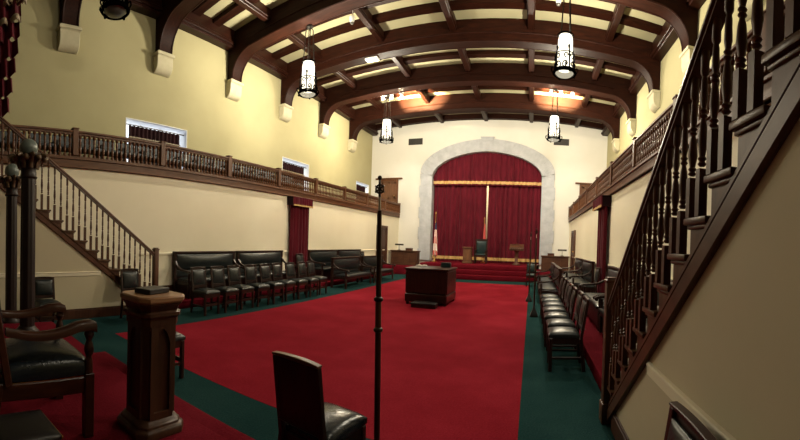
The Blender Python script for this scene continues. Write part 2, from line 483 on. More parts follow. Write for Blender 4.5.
# ------------------------------------------------------------------ ceiling
def ceil_z(x):
    return 8.36 - .30 * (abs(x - CX) / 6.4) ** 2
def soffit(x):
    a = abs(x - CX)
    if a < 5.33: return 7.69 - .27 * (a / 5.33) ** 2
    if a < 6.18: return 7.42 - .81 * (1 - math.sqrt(max(0, 1 - ((a - 5.33) / .85) ** 2)))
    return 6.61
c = MB(); n = 24
for k in range(n):
    x0 = -9.4 + 13.6 * k / n; x1 = -9.4 + 13.6 * (k + 1) / n
    c.prism([(x0, ceil_z(x0)), (x1, ceil_z(x1)), (x1, ceil_z(x1) + .15), (x0, ceil_z(x0) + .15)], YF - .3, YB + .5, 'y')
struct('ceiling', c, M['plaster_ceil'], smooth=20)
TY = [3.17 + 2.77 * k for k in range(-2, 6)]
TW = .20
def truss(yc):
    t = MB(); xs = [CX - 6.4 + .01]
    xs += [CX - 6.18] + [CX - 6.18 + .85 * (1 - math.cos(PI / 2 * k / 8)) for k in range(1, 9)]
    m = 26
    xs += [CX - 5.33 + 10.66 * k / m for k in range(1, m)]
    xs += [2 * CX - x for x in reversed(xs[:10])]
    N = len(xs); vs = []
    for y in (yc - TW, yc + TW):
        for x in xs: vs.append((x, y, soffit(x)))
        for x in xs: vs.append((x, y, ceil_z(x) + .05))
    fs = []
    for i in range(N - 1):
        fs += [(i, i + 1, N + i + 1, N + i), (2 * N + i, 3 * N + i, 3 * N + i + 1, 2 * N + i + 1),
               (i, 2 * N + i, 2 * N + i + 1, i + 1), (N + i, N + i + 1, 3 * N + i + 1, 3 * N + i)]
    fs += [(0, N, 3 * N, 2 * N), (N - 1, 2 * N + N - 1, 3 * N + N - 1, N + N - 1)]
    t.add(vs, fs)
    # moulded bead on both lower edges, a wider one half-way up the face
    for y in (yc - TW, yc + TW):
        t.tube([(x, y, soffit(x) + .02) for x in xs[1:-1]], .03, 6)
    for y, d in ((yc - TW, -.02), (yc + TW, .02)):
        t.tube([(x, y + d * .2, soffit(x) + .26) for x in xs[8:-8]], .028, 5)
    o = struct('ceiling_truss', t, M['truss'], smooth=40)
    o['label'] = 'dark arched timber roof truss'
    return o
for yc in TY: truss(yc)
# stone corbels under each truss end
def corbel(s_, yc):
    t = MB(); xw = CX + s_ * 6.4
    prof = [(0, 0), (.08, .02), (.16, .07), (.21, .15), (.23, .26), (.23, .44), (.27, .46), (.27, .56), (0, .56)]
    poly = [(xw - s_ * d, 6.04 + z) for d, z in prof]
    t.prism(poly, yc - .26, yc + .26, 'y')
    t.box(*sorted((xw, xw - s_ * .29)), yc - .29, yc + .29, 6.50, 6.58)
    return struct('wall_corbel', t, M['corbel'], bevel=.012)
for yc in TY:
    for s_ in (-1, 1): corbel(s_, yc)
# purlins run along the hall, rafters cross between them
for i in range(5):
    x = CX + (i - 2) * 2.36
    for j, yc in enumerate(TY):
        y1 = TY[j + 1] - TW if j + 1 < len(TY) else YB
        zz = ceil_z(x)
        p = MB().box(x - .09, x + .09, yc + TW, y1, zz - .34, zz + .03)
        p.box(x - .115, x + .115, yc + TW, y1, zz - .27, zz - .21)
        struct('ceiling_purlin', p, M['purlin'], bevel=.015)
for s_ in (-1, 1):
    xw = CX + s_ * 6.4
    for j, yc in enumerate(TY):
        y1 = TY[j + 1] - TW if j + 1 < len(TY) else YB
        a, b2 = sorted((xw, xw - s_ * .30))
        p = MB().box(a, b2, yc + TW, y1, 7.53, 8.15)
        a, b2 = sorted((xw, xw - s_ * .36)); p.box(a, b2, yc + TW, y1, 7.60, 7.70)
        struct('ceiling_wall_plate', p, M['purlin'], bevel=.015)
xs_p = [CX - 6.4] + [CX + (i - 2) * 2.36 for i in range(5)] + [CX + 6.4]
def rafter(yc, hw=.13, drop=.32):
    t = MB()
    for a, b in zip(xs_p[:-1], xs_p[1:]):
        m = 5
        for k in range(m):
            x0 = a + (b - a) * k / m; x1 = a + (b - a) * (k + 1) / m
            t.prism([(x0, ceil_z(x0) - drop), (x1, ceil_z(x1) - drop), (x1, ceil_z(x1) + .04), (x0, ceil_z(x0) + .04)], yc - hw, yc + hw, 'y')
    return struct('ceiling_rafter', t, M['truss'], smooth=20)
for a, b in zip(TY, TY[1:] + [YB + TW]):
    for q in (1, 2): rafter(a + TW + (b - a - 2 * TW) * q / 3, .14, .13)
rafter(YB - .14, .13, .26)

# ------------------------------------------------------------------ galleries
PY = [2.745 + 2.113 * k for k in range(-2, 9)]
bal_prof = [(.026, 0), (.026, .06), (.012, .075), (.019, .095), (.023, .15), (.017, .21), (.011, .235), (.018, .25), (.011, .265), (.017, .30), (.020, .34), (.011, .385), (.024, .40), (.024, .46)]
bal_me = None
def gallery(xg, s_, label):
    """xg: face towards the hall, s_ = +1 when the hall lies towards +x"""
    global bal_me
    t = thing('gallery_balustrade', label, 'balustrade', (xg, 0, GZ0))
    y0, y1 = YF + .2, YB - .02
    d = lambda a: -s_ * a
    def bx(mb, d0, d1, ya, yb, za, zb_):
        a, b = sorted((d(d0), d(d1))); mb.box(a, b, ya, yb, za, zb_); return mb
    f = MB(); bx(f, 0, .10, y0, y1, 0, .19); bx(f, -.03, .12, y0, y1, .16, .20); bx(f, -.015, .10, y0, y1, 0, .035)
    f.build('fascia', M['oak'], t, bevel=.006)
    r = MB(); bx(r, -.015, .095, y0, y1, .705, .75); bx(r, .01, .07, y0, y1, .66, .71)
    r.build('top_rail', M['oak'], t, bevel=.008)
    bx(MB(), .012, .068, y0, y1, .20, .235).build('bottom_rail', M['oak'], t)
    for yy in PY:
        p = MB(); bx(p, -.02, .10, yy - .06, yy + .06, .25, .79); bx(p, -.032, .112, yy - .072, yy + .072, .775, .80)
        p.build('post', M['oak_v'], t, bevel=.006)
    ys = []
    for a, b in zip(PY[:-1], PY[1:]):
        ys += [a + .06 + (b - a - .12) * (k + .5) / 19 for k in range(19)]
    ys = [v for v in ys if v > .9]
    if s_ < 0: ys = [v for v in ys if v > 1.7]
    if bal_me is None:
        bal_me = MB().lathe([(r_ * 1.35, z * .97) for r_, z in bal_prof], n=8).build('baluster', M['oak_v'], t, smooth=50)
        bal_me.location = (d(.04), ys[0], .225); rest = ys[1:100]
    else: rest = ys[:100]
    for v in rest:
        o = bpy.data.objects.new('baluster', bal_me.data); COL.objects.link(o); o.parent = t; o.location = (d(.04), v, .225)
    m = MB()
    for v in ys[100:]: m.lathe([(r_ * 1.35, z * .97) for r_, z in bal_prof], (d(.04), v, .225), n=6)
    q = m.build('far_baluster_run', M['oak_v'], t, smooth=50); q['kind'] = 'stuff'
    return t
gallery(GL, 1, 'long oak gallery balustrade along the yellow wall with the daylit windows')
gallery(GR, -1, 'oak gallery balustrade seen steeply above the near mahogany staircase')

# grey seats standing in the north gallery, glimpsed between the balusters
def gallery_seat():
    t = thing('theater_chair', 'grey upholstered seat glimpsed behind the gallery balusters', 'seat', (-8.1, 1.2, GZ0 + .21), 0, 'seats in the gallery behind the balusters')
    MB().pad(-.24, .24, -.24, .24, .34, .07).build('seat', M['greyseat'], t)
    MB().pad(-.245, .245, .36, .72, -.24, -.06, .02, axis='x').build('backrest', M['greyseat'], t)
    for y in (-.25, .25):
        MB().box(-.28, .2, y - .02, y + .02, 0, .50).build('side_frame', M['iron'], t, bevel=.01)
    return t
g0 = gallery_seat()
for k in range(1, 19): dup(g0, (-8.1, 1.2 + .55 * k, GZ0 - .02 + .23))

# ------------------------------------------------------------------ staircases
st_prof = [(.027, 0), (.027, .27), (.012, .285), (.024, .30), (.013, .315), (.024, .33), (.015, .345), (.026, .42), (.020, .52), (.012, .56), (.022, .575), (.013, .59), (.022, .605), (.013, .62), (.020, .66), (.017, .78), (.013, .80), (.023, .82), (.023, .95)]
def baluster_mb(h, c=(0, 0, 0), s=1.0):
    k = h / .95
    mb = MB()
    mb.box(c[0] - .021 * s, c[0] + .021 * s, c[1] - .021 * s, c[1] + .021 * s, c[2], c[2] + .27 * k)
    mb.lathe([(r * s * .9, z * k) for r, z in st_prof[2:]], c, n=10)
    return mb
def staircase(name, label, xo, xi, s_, noseY, slope, rise, n, hrail, depth, newelY, bal_s, newel_up):
    """xo open end of the treads, xi far end, s_ = direction in which the open side faces"""
    t = thing(name, label, 'staircase', (xo, newelY, 0))
    def L(x, y, z): return (x - xo, y - newelY, z)
    nose = lambda k: noseY(rise * (k + 1))
    run = rise / slope
    far = xi
    # stringer: saw-tooth top, straight lower edge
    sx = xo - s_ * .03
    top = []
    for k in range(n):
        z = rise * (k + 1) - .035
        yk = nose(k) - .03
        top += [(yk, z - rise + .035 if k == 0 else z - rise), (yk, z)]
    ylast = nose(n - 1) - run
    top.append((ylast, rise * n - .035))
    def low(y):
        return max(0.0, (noseY(0) - y) * slope - depth)
    y_touch = noseY(0) - depth / slope
    poly = [(y, z) for y, z in top] + [(ylast, low(ylast)), (y_touch, 0.0), (top[0][0], 0.0)]
    sm = MB(); sm.prism([(y - newelY, max(z, 0.0)) for y, z in poly], *sorted((sx - xo, sx - s_ * .05 - xo)), 'x')
    sm.build('stringer', M['stair'], t)
    # moulding along the lower edge of the stringer
    mm = MB()
    pa = (sx + s_ * .008 - xo, y_touch - newelY, .055); pb = (sx + s_ * .008 - xo, ylast - newelY, low(ylast) + .05)
    mm.bar(pa, pb, .035, .075, (0, 0, 1)); mm.bar((pa[0] - s_ * .0 , pa[1], pa[2] + .09), (pb[0], pb[1], pb[2] + .09), .02, .022, (0, 0, 1))
    mm.build('stringer_moulding', M['stair_h'], t)
    for k in range(n):
        z = rise * (k + 1)
        m = MB(); a, b = sorted((xo - xo, far - xo))
        m.box(a, b, nose(k) - run - .03 - newelY, nose(k) - newelY, z - .034, z)
        a2, b2 = sorted((sx + s_ * .014 - xo, far - xo))
        m.box(a2, b2, nose(k) - run - .028 - newelY, nose(k) - .014 - newelY, z - .055, z - .034)
        m.build('tread', M['tread'], t, bevel=.008, seg=2)
    rr = MB()
    for k in range(n):
        a, b = sorted((sx - s_ * .01 - xo, far - xo))
        rr.box(a, b, nose(k) - .05 - newelY, nose(k) - .03 - newelY, rise * k, rise * (k + 1) - .034)
    rr.build('risers', M['stair'], t).name = 'riser'
    # balusters, two to a tread
    xb = xo - s_ * .022
    railz = lambda y: (noseY(0) - y) * slope + hrail
    for k in range(n):
        for q in (.22, .72):
            y = nose(k) - run * q
            if y > newelY - .08: continue
            h = railz(y) - rise * (k + 1) - .04
            baluster_mb(h, L(xb, y, rise * (k + 1)), bal_s).build('baluster', M['stair'], t, smooth=40)
    # handrail
    y0, y1 = newelY - .05, nose(n - 1) - run
    h = MB()
    pr_ = [(-.034, -.05), (.034, -.05), (.03, -.022), (.042, -.012), (.042, .008), (.026, .028), (-.026, .028), (-.042, .008), (-.042, -.012), (-.03, -.022)]
    vs = []
    for y in (y0, y1):
        for u, v in pr_: vs.append((xb - xo + u, y - newelY, railz(y) + v))
    N = len(pr_)
    h.add(vs, [tuple(range(N)), tuple(range(2 * N - 1, N - 1, -1))] + [(i, N + i, N + (i + 1) % N, (i + 1) % N) for i in range(N)])
    h.build('handrail', M['stair_h'], t, smooth=50)
    # newel post
    nt_ = railz(newelY) + newel_up
    nw = MB(); c0 = xb - xo
    nw.box(c0 - .052, c0 + .052, -.052, .052, 0, nt_ - .03); nw.box(c0 - .065, c0 + .065, -.065, .065, 0, .18)
    nw.box(c0 - .06, c0 + .06, -.06, .06, nt_ - .05, nt_ - .02); nw.box(c0 - .045, c0 + .045, -.045, .045, nt_ - .02, nt_)
    nw.build('newel_post', M['stair'], t, bevel=.01, seg=2)
    return low, ylast
lowL, yLl = staircase('staircase', 'dark wooden staircase rising along the gallery behind the globe columns', -6.43, GL + .14, 1,
                      lambda z: 3.252 + (1.04 - z) / .7626, .7626, .181, 17, .85, .34, 4.22, .9, .16)
lowR, yRl = staircase('staircase', 'near mahogany staircase with thick turned balusters rising beside the shade-toned wall', .71, GR - .14, -1,
                      lambda z: (2.83 - z) / .815 + .335, .815, .172, 17, .67, .385, 3.37, 1.0, .28)
def under_wall(x, s_, low, y_end, depth_edge, nm, trim_i, baseboard):
    ys = [YF] + [y_end - .2 * k for k in range(40, -1, -1) if y_end - .2 * k > YF + .1]
    w = MB(); top = lambda y: min(low(y) + .03, GZ0)
    poly = [(y, top(y)) for y in ys] + [(y_end, 0), (YF, 0)]
    w.prism(poly, *sorted((x, x - s_ * .06)), 'x')
    struct(nm, w, M['plaster_stair'], smooth=0)
    yc = y_end
    while low(yc) < .92: yc -= .02
    tr = MB()
    a = lambda d: sorted((x, x + s_ * d))
    A = a(.022); tr.box(A[0], A[1], YF, yc + .05, .79, .87)
    A = a(.034); tr.box(A[0], A[1], YF, yc + .03, .85, .872)
    struct('trim_%d' % trim_i, tr, M['plaster_low'], bevel=.006)
    yb = y_end
    while low(yb) < .2: yb -= .02
    bb = MB(); A = a(.02); bb.box(A[0], A[1], YF, yb + .12, 0, .16); A = a(.012); bb.box(A[0], A[1], YF, yb + .08, .16, .185)
    struct(baseboard, bb, M['darkdoor'], bevel=.004)
under_wall(-6.47, 1, lowL, 4.05, 0, 'wall_under_stair_north', 3, 'baseboard_stair_north')
under_wall(.752, -1, lowR, 3.18, 0, 'wall_under_stair_south', 4, 'baseboard_stair_south')

# ------------------------------------------------------------------ leather chairs
def make_chair(label, seatmat='leather', topmat='chairwood', group=None):
    """front towards local +y, origin on the floor under the seat"""
    t = thing('leather_chair', label, 'chair', (0, 0, 0), 0, group)
    W, D = .20, .21
    ap = MB(); ap.box(-W + .01, W - .01, -D + .02, D - .005, .345, .425)
    ap.build('seat_frame', M['chairwood'], t, bevel=.005)
    MB().pad(-W + .004, W - .004, -D + .035, D + .012, .425, .062, .028).build('seat', M[seatmat], t, smooth=60)
    for s_ in (-1, 1):
        MB().bar((s_ * (W - .022), D - .022, 0), (s_ * (W - .022), D - .022, .42), .042, .042, (0, 1, 0)).build('leg', M['chairwood'], t, bevel=.005)
        lg = MB(); lg.bar((s_ * (W - .02), -D - .03, 0), (s_ * (W - .02), -D + .02, .42), .036, .045, (0, 1, 0))
        lg.build('leg', M['chairwood'], t, bevel=.004)
        MB().bar((s_ * (W - .02), -D, .17), (s_ * (W - .02), D - .03, .17), .02, .03).build('stretcher', M['chairwood'], t, bevel=.003)
    MB().bar((-W + .03, D - .03, .20), (W - .03, D - .03, .20), .022, .05).build('stretcher', M['chairwood'], t, bevel=.003)
    # reclined back: posts, rails and a board behind the leather
    f = MB()
    by = lambda z: -D + .015 - .075 * (z - .42) / .5
    for s_ in (-1, 1):
        f.bar((s_ * (W - .02), by(.40), .40), (s_ * (W - .025), by(.90), .90), .04, .034, (0, 1, 0))
    f.bar((-W + .03, by(.53), .53), (W - .03, by(.53), .53), .026, .06)
    f.bar((-W + .03, by(.70) - .01, .525), (W - .03, by(.70) - .01, .525), .01, .01)
    vs = []
    for z in (.52, .90):
        for x in (-W + .03, W - .03): vs += [(x, by(z) - .014, z), (x, by(z) - .004, z)]
    f.add(vs, [(0, 1, 3, 2), (4, 6, 7, 5), (0, 2, 6, 4), (1, 5, 7, 3), (0, 4, 5, 1), (2, 3, 7, 6)])
    bf = f.build('backrest_frame', M['chairwood'], t, bevel=.004)
    tr = MB(); m = 10
    arc = [((-1 + 2 * k / m) * (W - .002), .915 + .012 * (1 - (-1 + 2 * k / m) ** 2)) for k in range(m + 1)]
    tr.prism(arc + [(W - .002, .903), (-W + .002, .903)], by(.9) - .02, by(.9) + .02, 'y')
    tr.build('top_rail', M[topmat], t, bevel=.003)
    p = MB(); p.pad(-W + .042, W - .042, .57, .865, 0, .022, .02, axis='y')
    sh = (by(.87) - by(.57)) / .30
    p.v = [(x, y + by(.57) + sh * (z - .57) + .004, z) for x, y, z in p.v]
    p.build('backrest', M[seatmat], t, smooth=60)
    return t
FX = -PI / 2     # local +y turned to world +x
FNX = PI / 2     # local +y turned to world -x
grp9 = 'row of nine leather chairs'
c0 = make_chair('first chair from the stairs in the row of nine black leather chairs', group=grp9)
c0.location = (-5.79, 5.02, 0); c0.rotation_euler = (0, 0, FX)
for k in range(1, 9):
    dup(c0, (-5.79 + .02 * math.sin(k * 2.1), 5.02 + .525 * k, 0), FX + .03 * math.sin(k * 1.7),
        '%s chair from the stairs in the row of nine black leather chairs' % ORD[k])
grp7 = 'row of seven leather chairs'
for k in range(7):
    dup(c0, (.47 + .012 * math.sin(k * 1.9), 4.93 + .585 * k, 0), FNX + .025 * math.sin(k * 2.3),
        '%s chair from the near newel post in the row of seven along the green strip' % ORD[k], grp7)
def lone(label, loc, rz): 
    o = dup(c0, loc, rz, label)
    if 'group' in o: del o['group']
    return o
fc = make_chair('lone black leather chair seen from behind beside the tall rod', 'leather_b', 'chairtop')
fc.location = (-1.16, 1.96, 0); fc.rotation_euler = (0, 0, -.13); fc.scale = (.88, 1, .985)
lone('leather chair half hidden behind the octagonal pedestal', (-3.45, 2.32, 0), 0)
lone('leather chair with its back against the foot of the far staircase', (-5.98, 3.5, 0), FX)
lone('dark chair backed against the cream panel beneath the far staircase', (-6.12, 1.86, 0), FX).scale = (1, 1, .87)
lone('blue-black chair backed against the shade-toned wall under the near staircase', (.35, 1.32, 0), FNX)
lone('chair on the platform in front of the curtained doorway behind the row of nine', (-6.75, 10.0, PLH), FX)
lone('chair on the platform beside the curtained doorway behind the row of seven', (1.45, 9.55, PLH), FNX)
lone('small dark chair against the wall past the last wall settee', (-6.95, 15.05, PLH), FX)
tc = make_chair('teal leather chair facing the camera beside the stage steps', 'tealleather')
tc.location = (.02, 14.85, 0); tc.rotation_euler = (0, 0, PI)

# ------------------------------------------------------------------ leather settees
def make_settee(label, W, D, HB, group=None, solid=False):
    """front towards local +y; W wide, D deep, HB high"""
    t = thing('leather_settee', label, 'settee', (0, 0, 0), 0, group)
    w = W / 2; d = D / 2
    MB().box(-w + .05, w - .05, -d + .05, d - .02, .29, .37).build('seat_frame', M['chairwood'], t, bevel=.008)
    if solid: MB().box(-w + .06, w - .06, -d + .06, d - .06, .0, .30).build('base_panel', M['chairwood'], t, bevel=.006)
    s = MB(); s.pad(-w + .07, w - .07, -d + .11, d + .01, .37, .07, .03, n=10); s.build('seat', M['leather'], t, smooth=60)
    f = MB()
    f.box(-w, -w + .07, -d, -d + .08, .0, HB); f.box(w - .07, w, -d, -d + .08, 0, HB)
    f.box(-w + .05, w - .05, -d + .005, -d + .05, .40, HB - .03)
    f.build('backrest_frame', M['chairwood'], t, bevel=.008)
    r = MB(); r.box(-w - .01, w + .01, -d - .012, -d + .095, HB - .035, HB + .015); r.build('top_rail', M['chairwood'], t, bevel=.012, seg=2)
    b = MB(); b.pad(-w + .08, w - .08, HB - .42, HB - .05, -d + .05, .05, .06, n=10, axis='y'); b.build('backrest', M['leather'], t, smooth=60)
    b = MB(); b.pad(-w + .08, w - .08, .44, HB - .43, -d + .05, .025, .01, n=8, axis='y'); b.build('lower_backrest', M['leather'], t, smooth=60)
    for s_ in (-1, 1):
        x = s_ * (w - .035)
        lg = MB(); lg.lathe([(.036, 0), (.03, .05), (.036, .10), (.04, .28), (.022, .31), (.034, .36), (.026, .44), (.034, .50), (.022, .53), (.034, .56)], (x, d - .05, 0), n=10)
        lg.build('leg', M['chairwood'], t, smooth=50)
        a = MB()
        pts = [(x, -d + .06, .80), (x, -d + .14, .70), (x, -d + .28, .625), (x, d - .12, .60), (x, d + .0, .595), (x, d + .045, .57)]
        for p, q in zip(pts[:-1], pts[1:]): a.bar(p, q, .062, .045)
        a.lathe([(.001, -.034), (.036, -.034), (.036, .034), (.001, .034)], (0, 0, 0), n=10)
        k = len(a.v) - 40
        for i in range(k, len(a.v)):
            px, py, pz = a.v[i]; a.v[i] = (x + pz, d + .045 + py, .56 + px)
        a.build('armrest', M['chairwood'], t, bevel=.006)
    return t
DB = .64
b0 = make_settee('high-backed wall settee nearest the far staircase', 1.98, DB, 1.02, 'high-backed settees along the walls', True)
b0.location = (WL + .05 + DB / 2, 6.18, PLH); b0.rotation_euler = (0, 0, FX)
for yy, lab in ((8.27, 'high-backed wall settee between the stairs settee and the curtained doorway'),
                (11.72, 'high-backed wall settee just past the curtained doorway behind the row of nine'),
                (13.74, 'high-backed wall settee nearest the desk, behind the short settees')):
    dup(b0, (WL + .05 + DB / 2, yy, PLH), FX, lab)
for yy, lab in ((5.3, 'wall settee beside the near newel post, behind the row of seven'),
                (7.35, 'wall settee before the curtained doorway, behind the row of seven'),
                (11.55, 'wall settee just past the curtained doorway near the near staircase side'),
                (13.65, 'last wall settee before the dark door, on the row of seven side')):
    dup(b0, (WR - .14 - DB / 2, yy, PLH), FNX, lab)
f0 = make_settee('short-backed settee on the green strip next to the row of nine chairs', 1.98, .60, .97, 'settees on the green strip')
f0.location = (-5.92, 11.65, 0); f0.rotation_euler = (0, 0, FX)
dup(f0, (-5.92, 13.9, 0), FX, 'settee on the green strip nearest the stage, across from the altar')
dup(f0, (.55, 11.3, 0), FNX, 'settee on the green strip next to the row of seven chairs')
dup(f0, (.55, 13.5, 0), FNX, 'settee on the green strip behind the teal chair')

# ------------------------------------------------------------------ altar with kneeler and book
t = thing('altar', 'dark mahogany altar block in the middle of the red carpet', 'altar', (-2.57, 9.63, 0))
t.scale = (.93, .95, 1)
b = MB(); b.box(-.54, .54, -.55, .55, .07, .86)
for x in (-.53, -.19, .19, .53):
    b.box(x - .055, x + .055, -.565, .565, .30, .84)
for y in (-.53, -.18, .18, .53):
    b.box(-.555, .555, y - .055, y + .055, .30, .84)
b.build('body', M['altar'], t, bevel=.008)
b = MB(); b.box(-.585, .585, -.595, .595, .07, .27); b.box(-.565, .565, -.575, .575, .27, .30)
b.build('plinth', M['altar'], t, bevel=.012)
b = MB(); b.box(-.61, .61, -.62, .62, .875, .92); b.box(-.58, .58, -.59, .59, .845, .875)
b.build('top', M['altar'], t, bevel=.012, seg=2)
for sx in (-1, 1):
    for sy in (-1, 1):
        MB().lathe([(.04, 0), (.05, .03), (.045, .07)], (sx * .52, sy * .53, 0), n=10).build('foot', M['altar'], t)
k = thing('kneeler', 'low black padded kneeler on the carpet before the altar', 'kneeler', (-2.5, 8.76, .002))
MB().box(-.30, .30, -.13, .13, 0, .09).build('base', M['altar'], k, bevel=.01)
MB().pad(-.31, .31, -.14, .14, .09, .04, .015).build('cushion', M['black'], k, smooth=60)
k = thing('book', 'thick dark book lying on the back of the altar', 'book', (-2.28, 10.0, .92), .1)
MB().box(-.13, .13, -.10, .10, 0, .125).build('cover', M['tealleather'], k, bevel=.012)
MB().box(-.12, .134, -.092, .092, .015, .11).build('pages', M['black'], k)
k = thing('open_book', 'open pale book on the altar corner farthest from the steps gap', 'book', (-2.98, 10.05, .92), .2)
pg = MB()
for s_ in (-1, 1):
    for j in range(5):
        x0, x1 = s_ * j * .03, s_ * (j + 1) * .03
        z = lambda u: .012 + .02 * math.sin(min(1, abs(u) / .15) * PI) 
        a, bb_ = sorted((x0, x1))
        pg.prism([(a, .004), (bb_, .004), (bb_, z(bb_)), (a, z(a))], -.1, .1, 'y')
pg.build('pages', M['paper'], k)
MB().box(-.16, .16, -.105, .105, 0, .004).build('cover', M['black'], k)

# ------------------------------------------------------------------ octagonal pedestal with the book
def chamfer(r, c):
    return [(r, -r + c), (r, r - c), (r - c, r), (-r + c, r), (-r, r - c), (-r, -r + c), (-r + c, -r), (r - c, -r)]
def cham_stack(mb, levels, ch=.3):
    vs = []; fs = []
    for r, z in levels:
        for x, y in chamfer(r, r * ch * 2 * .5): vs.append((x, y, z))
    m = len(levels)
    for i in range(m - 1):
        for q in range(8):
            q2 = (q + 1) % 8
            fs.append((i * 8 + q, i * 8 + q2, (i + 1) * 8 + q2, (i + 1) * 8 + q))
    fs.append(tuple(range(7, -1, -1))); fs.append(tuple((m - 1) * 8 + q for q in range(8)))
    return mb.add(vs, fs)
PX, PYY, DZ = -2.25, 1.45, .20
t = thing('pedestal', 'octagonal oak pedestal with arched panels carrying a dark book', 'pedestal', (PX, PYY, DZ))
t.scale = (1, 1, 1.04)
PR = .138
b = MB(); cham_stack(b, [(PR - .012, .10), (PR - .012, .80)]); b.build('core', M['pedestal'], t)
def arch_panel(mb, rot):
    """frame with a pointed arch cut out, on the face at +x"""
    hw = PR * .7 - .004; sp = .60; z0, z1 = .10, .74
    aw = hw - .03
    pts = []
    m = 8
    for q in range(m + 1):
        u = q / m
        pts.append((-aw + aw * u, sp + .10 * math.sin(u * PI / 2) ** .9))
    pts += [(-p[0], p[1]) for p in reversed(pts[:-1])]
    segs = []
    segs.append([(-hw, z0), (-aw, z0), (-aw, z1), (-hw, z1)])
    segs.append([(aw, z0), (hw, z0), (hw, z1), (aw, z1)])
    segs.append([(-aw, z0), (aw, z0), (aw, z0 + .05), (-aw, z0 + .05)])
    for p, q in zip(pts[:-1], pts[1:]):
        segs.append([(p[0], p[1]), (q[0], q[1]), (q[0], z1), (p[0], z1)])
    tmp = MB()
    for s_ in segs: tmp.prism(s_, PR - .015, PR + .006, 'x')
    c_, sn = math.cos(rot), math.sin(rot)
    mb.add([(x * c_ - y * sn, x * sn + y * c_, z) for x, y, z in tmp.v], tmp.f)
for q in range(4):
    pn = MB(); arch_panel(pn, q * PI / 2); pn.build('arched_panel', M['pedestal'], t)
b = MB(); cham_stack(b, [(PR + .01, .72), (PR + .012, .765), (PR + .028, .785), (PR + .028, .805), (PR + .012, .815), (PR + .02, .84), (PR + .038, .862), (PR + .038, .872)]); b.build('capital', M['pedestal'], t)
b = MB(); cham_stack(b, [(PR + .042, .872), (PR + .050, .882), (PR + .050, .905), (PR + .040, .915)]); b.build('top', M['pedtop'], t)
b = MB(); cham_stack(b, [(PR + .058, 0), (PR + .058, .04), (PR + .05, .052), (PR + .034, .06), (PR + .034, .076), (PR + .016, .088), (PR + .004, .105)]); b.build('base', M['pedestal'], t, bevel=.003)
k = thing('book', 'slim dark closed book lying on the octagonal pedestal', 'book', (PX - .02, PYY + .01, DZ + .9516), .25)
MB().box(-.075, .075, -.105, .105, 0, .036).build('cover', M['black'], k, bevel=.004)
MB().box(-.068, .078, -.099, .099, .006, .030).build('pages', M['black'], k)

# ------------------------------------------------------------------ officer's armchair on the dais
t = thing('armchair', 'big mahogany armchair with curved arms and dark leather seat on the dais', 'armchair', (-2.63, .70, DZ))
hw = .345
MB().box(-hw + .02, hw - .02, -.33, .31, .30, .41).build('seat_frame', M['armwood'], t, bevel=.008)
MB().box(-hw + .03, hw - .03, -.30, .325, .405, .42).build('seat_trim', M['goldmetal'], t)
MB().pad(-hw + .03, hw - .03, -.30, .32, .415, .12, .05, n=10).build('seat', M['leather_b'], t, smooth=60)
for s_ in (-1, 1):
    x = s_ * (hw - .035)
    lg = MB(); lg.box(x - .032, x + .032, .265, .33, .0, .43)
    lg.lathe([(.030, .43), (.026, .52), (.018, .54), (.030, .565), (.034, .59), (.026, .63), (.018, .65), (.030, .675), (.036, .69), (.030, .72)], (x, .298, 0), n=12)
    lg.build('leg', M['armwood'], t, bevel=.004)
    MB().bar((x, -.36, 0), (x, -.31, .42), .055, .055, (0, 1, 0)).build('leg', M['armwood'], t, bevel=.004)
    a = MB(); m = 14; vs = []
    for q in range(m + 1):
        u = q / m
        y = -.27 + .61 * u
        z = .745 - .04 * math.sin(PI * min(1, u * 1.25)) + .015 * u - (.02 * max(0, (u - .93) / .07))
        xo_ = .02 * math.sin(PI * u) * s_
        hh = .024 + .010 * u
        ww = .028 + .014 * u
        vs += [(x + xo_ - ww, y, z - hh), (x + xo_ + ww, y, z - hh), (x + xo_ + ww, y, z + hh * .3), (x + xo_ + ww * .5, y, z + hh), (x + xo_ - ww * .5, y, z + hh), (x + xo_ - ww, y, z + hh * .3)]
    fs = [(5, 4, 3, 2, 1, 0), tuple(m * 6 + q for q in range(6))]
    for q in range(m):
        for e in range(6):
            e2 = (e + 1) % 6
            fs.append((q * 6 + e, q * 6 + e2, (q + 1) * 6 + e2, (q + 1) * 6 + e))
    a.add(vs, fs)
    a.build('armrest', M['armwood'], t, smooth=50)
f = MB()
for s_ in (-1, 1): f.bar((s_ * (hw - .03), -.25, .40), (s_ * (hw - .05), -.41, 1.35), .06, .05, (0, 1, 0))
f.bar((-hw + .03, -.41, 1.33), (hw - .03, -.41, 1.33), .05, .10); f.bar((-hw + .05, -.28, .62), (hw - .05, -.28, .62), .04, .06)
f.build('backrest_frame', M['armwood'], t, bevel=.006)
p = MB(); p.pad(-hw + .06, hw - .06, .58, 1.27, 0, .04, .03, n=8, axis='y')
p.v = [(x, y - .285 - .16 * (z - .58), z) for x, y, z in p.v]
p.build('backrest', M['leather_b'], t, smooth=60)
# low dark stool with a pale edge in front
t = thing('footstool', 'low dark stool with a pale edge in the shadow below the armchair', 'stool', (-1.98, .47, DZ), .1)
t.scale = (1, 1, .68)
MB().box(-.16, .16, -.16, .16, .36, .43).build('seat_frame', M['chairwood'], t, bevel=.006)
MB().pad(-.16, .16, -.16, .16, .43, .04, .015).build('cushion', M['black'], t, smooth=60)
MB().box(-.165, .165, .158, .166, .43, .445).build('pale_edge', M['goldmetal'], t)
for sx in (-1, 1):
    for sy in (-1, 1): MB().box(sx * .13 - .022, sx * .13 + .022, sy * .13 - .022, sy * .13 + .022, 0, .37).build('leg', M['chairwood'], t, bevel=.003)

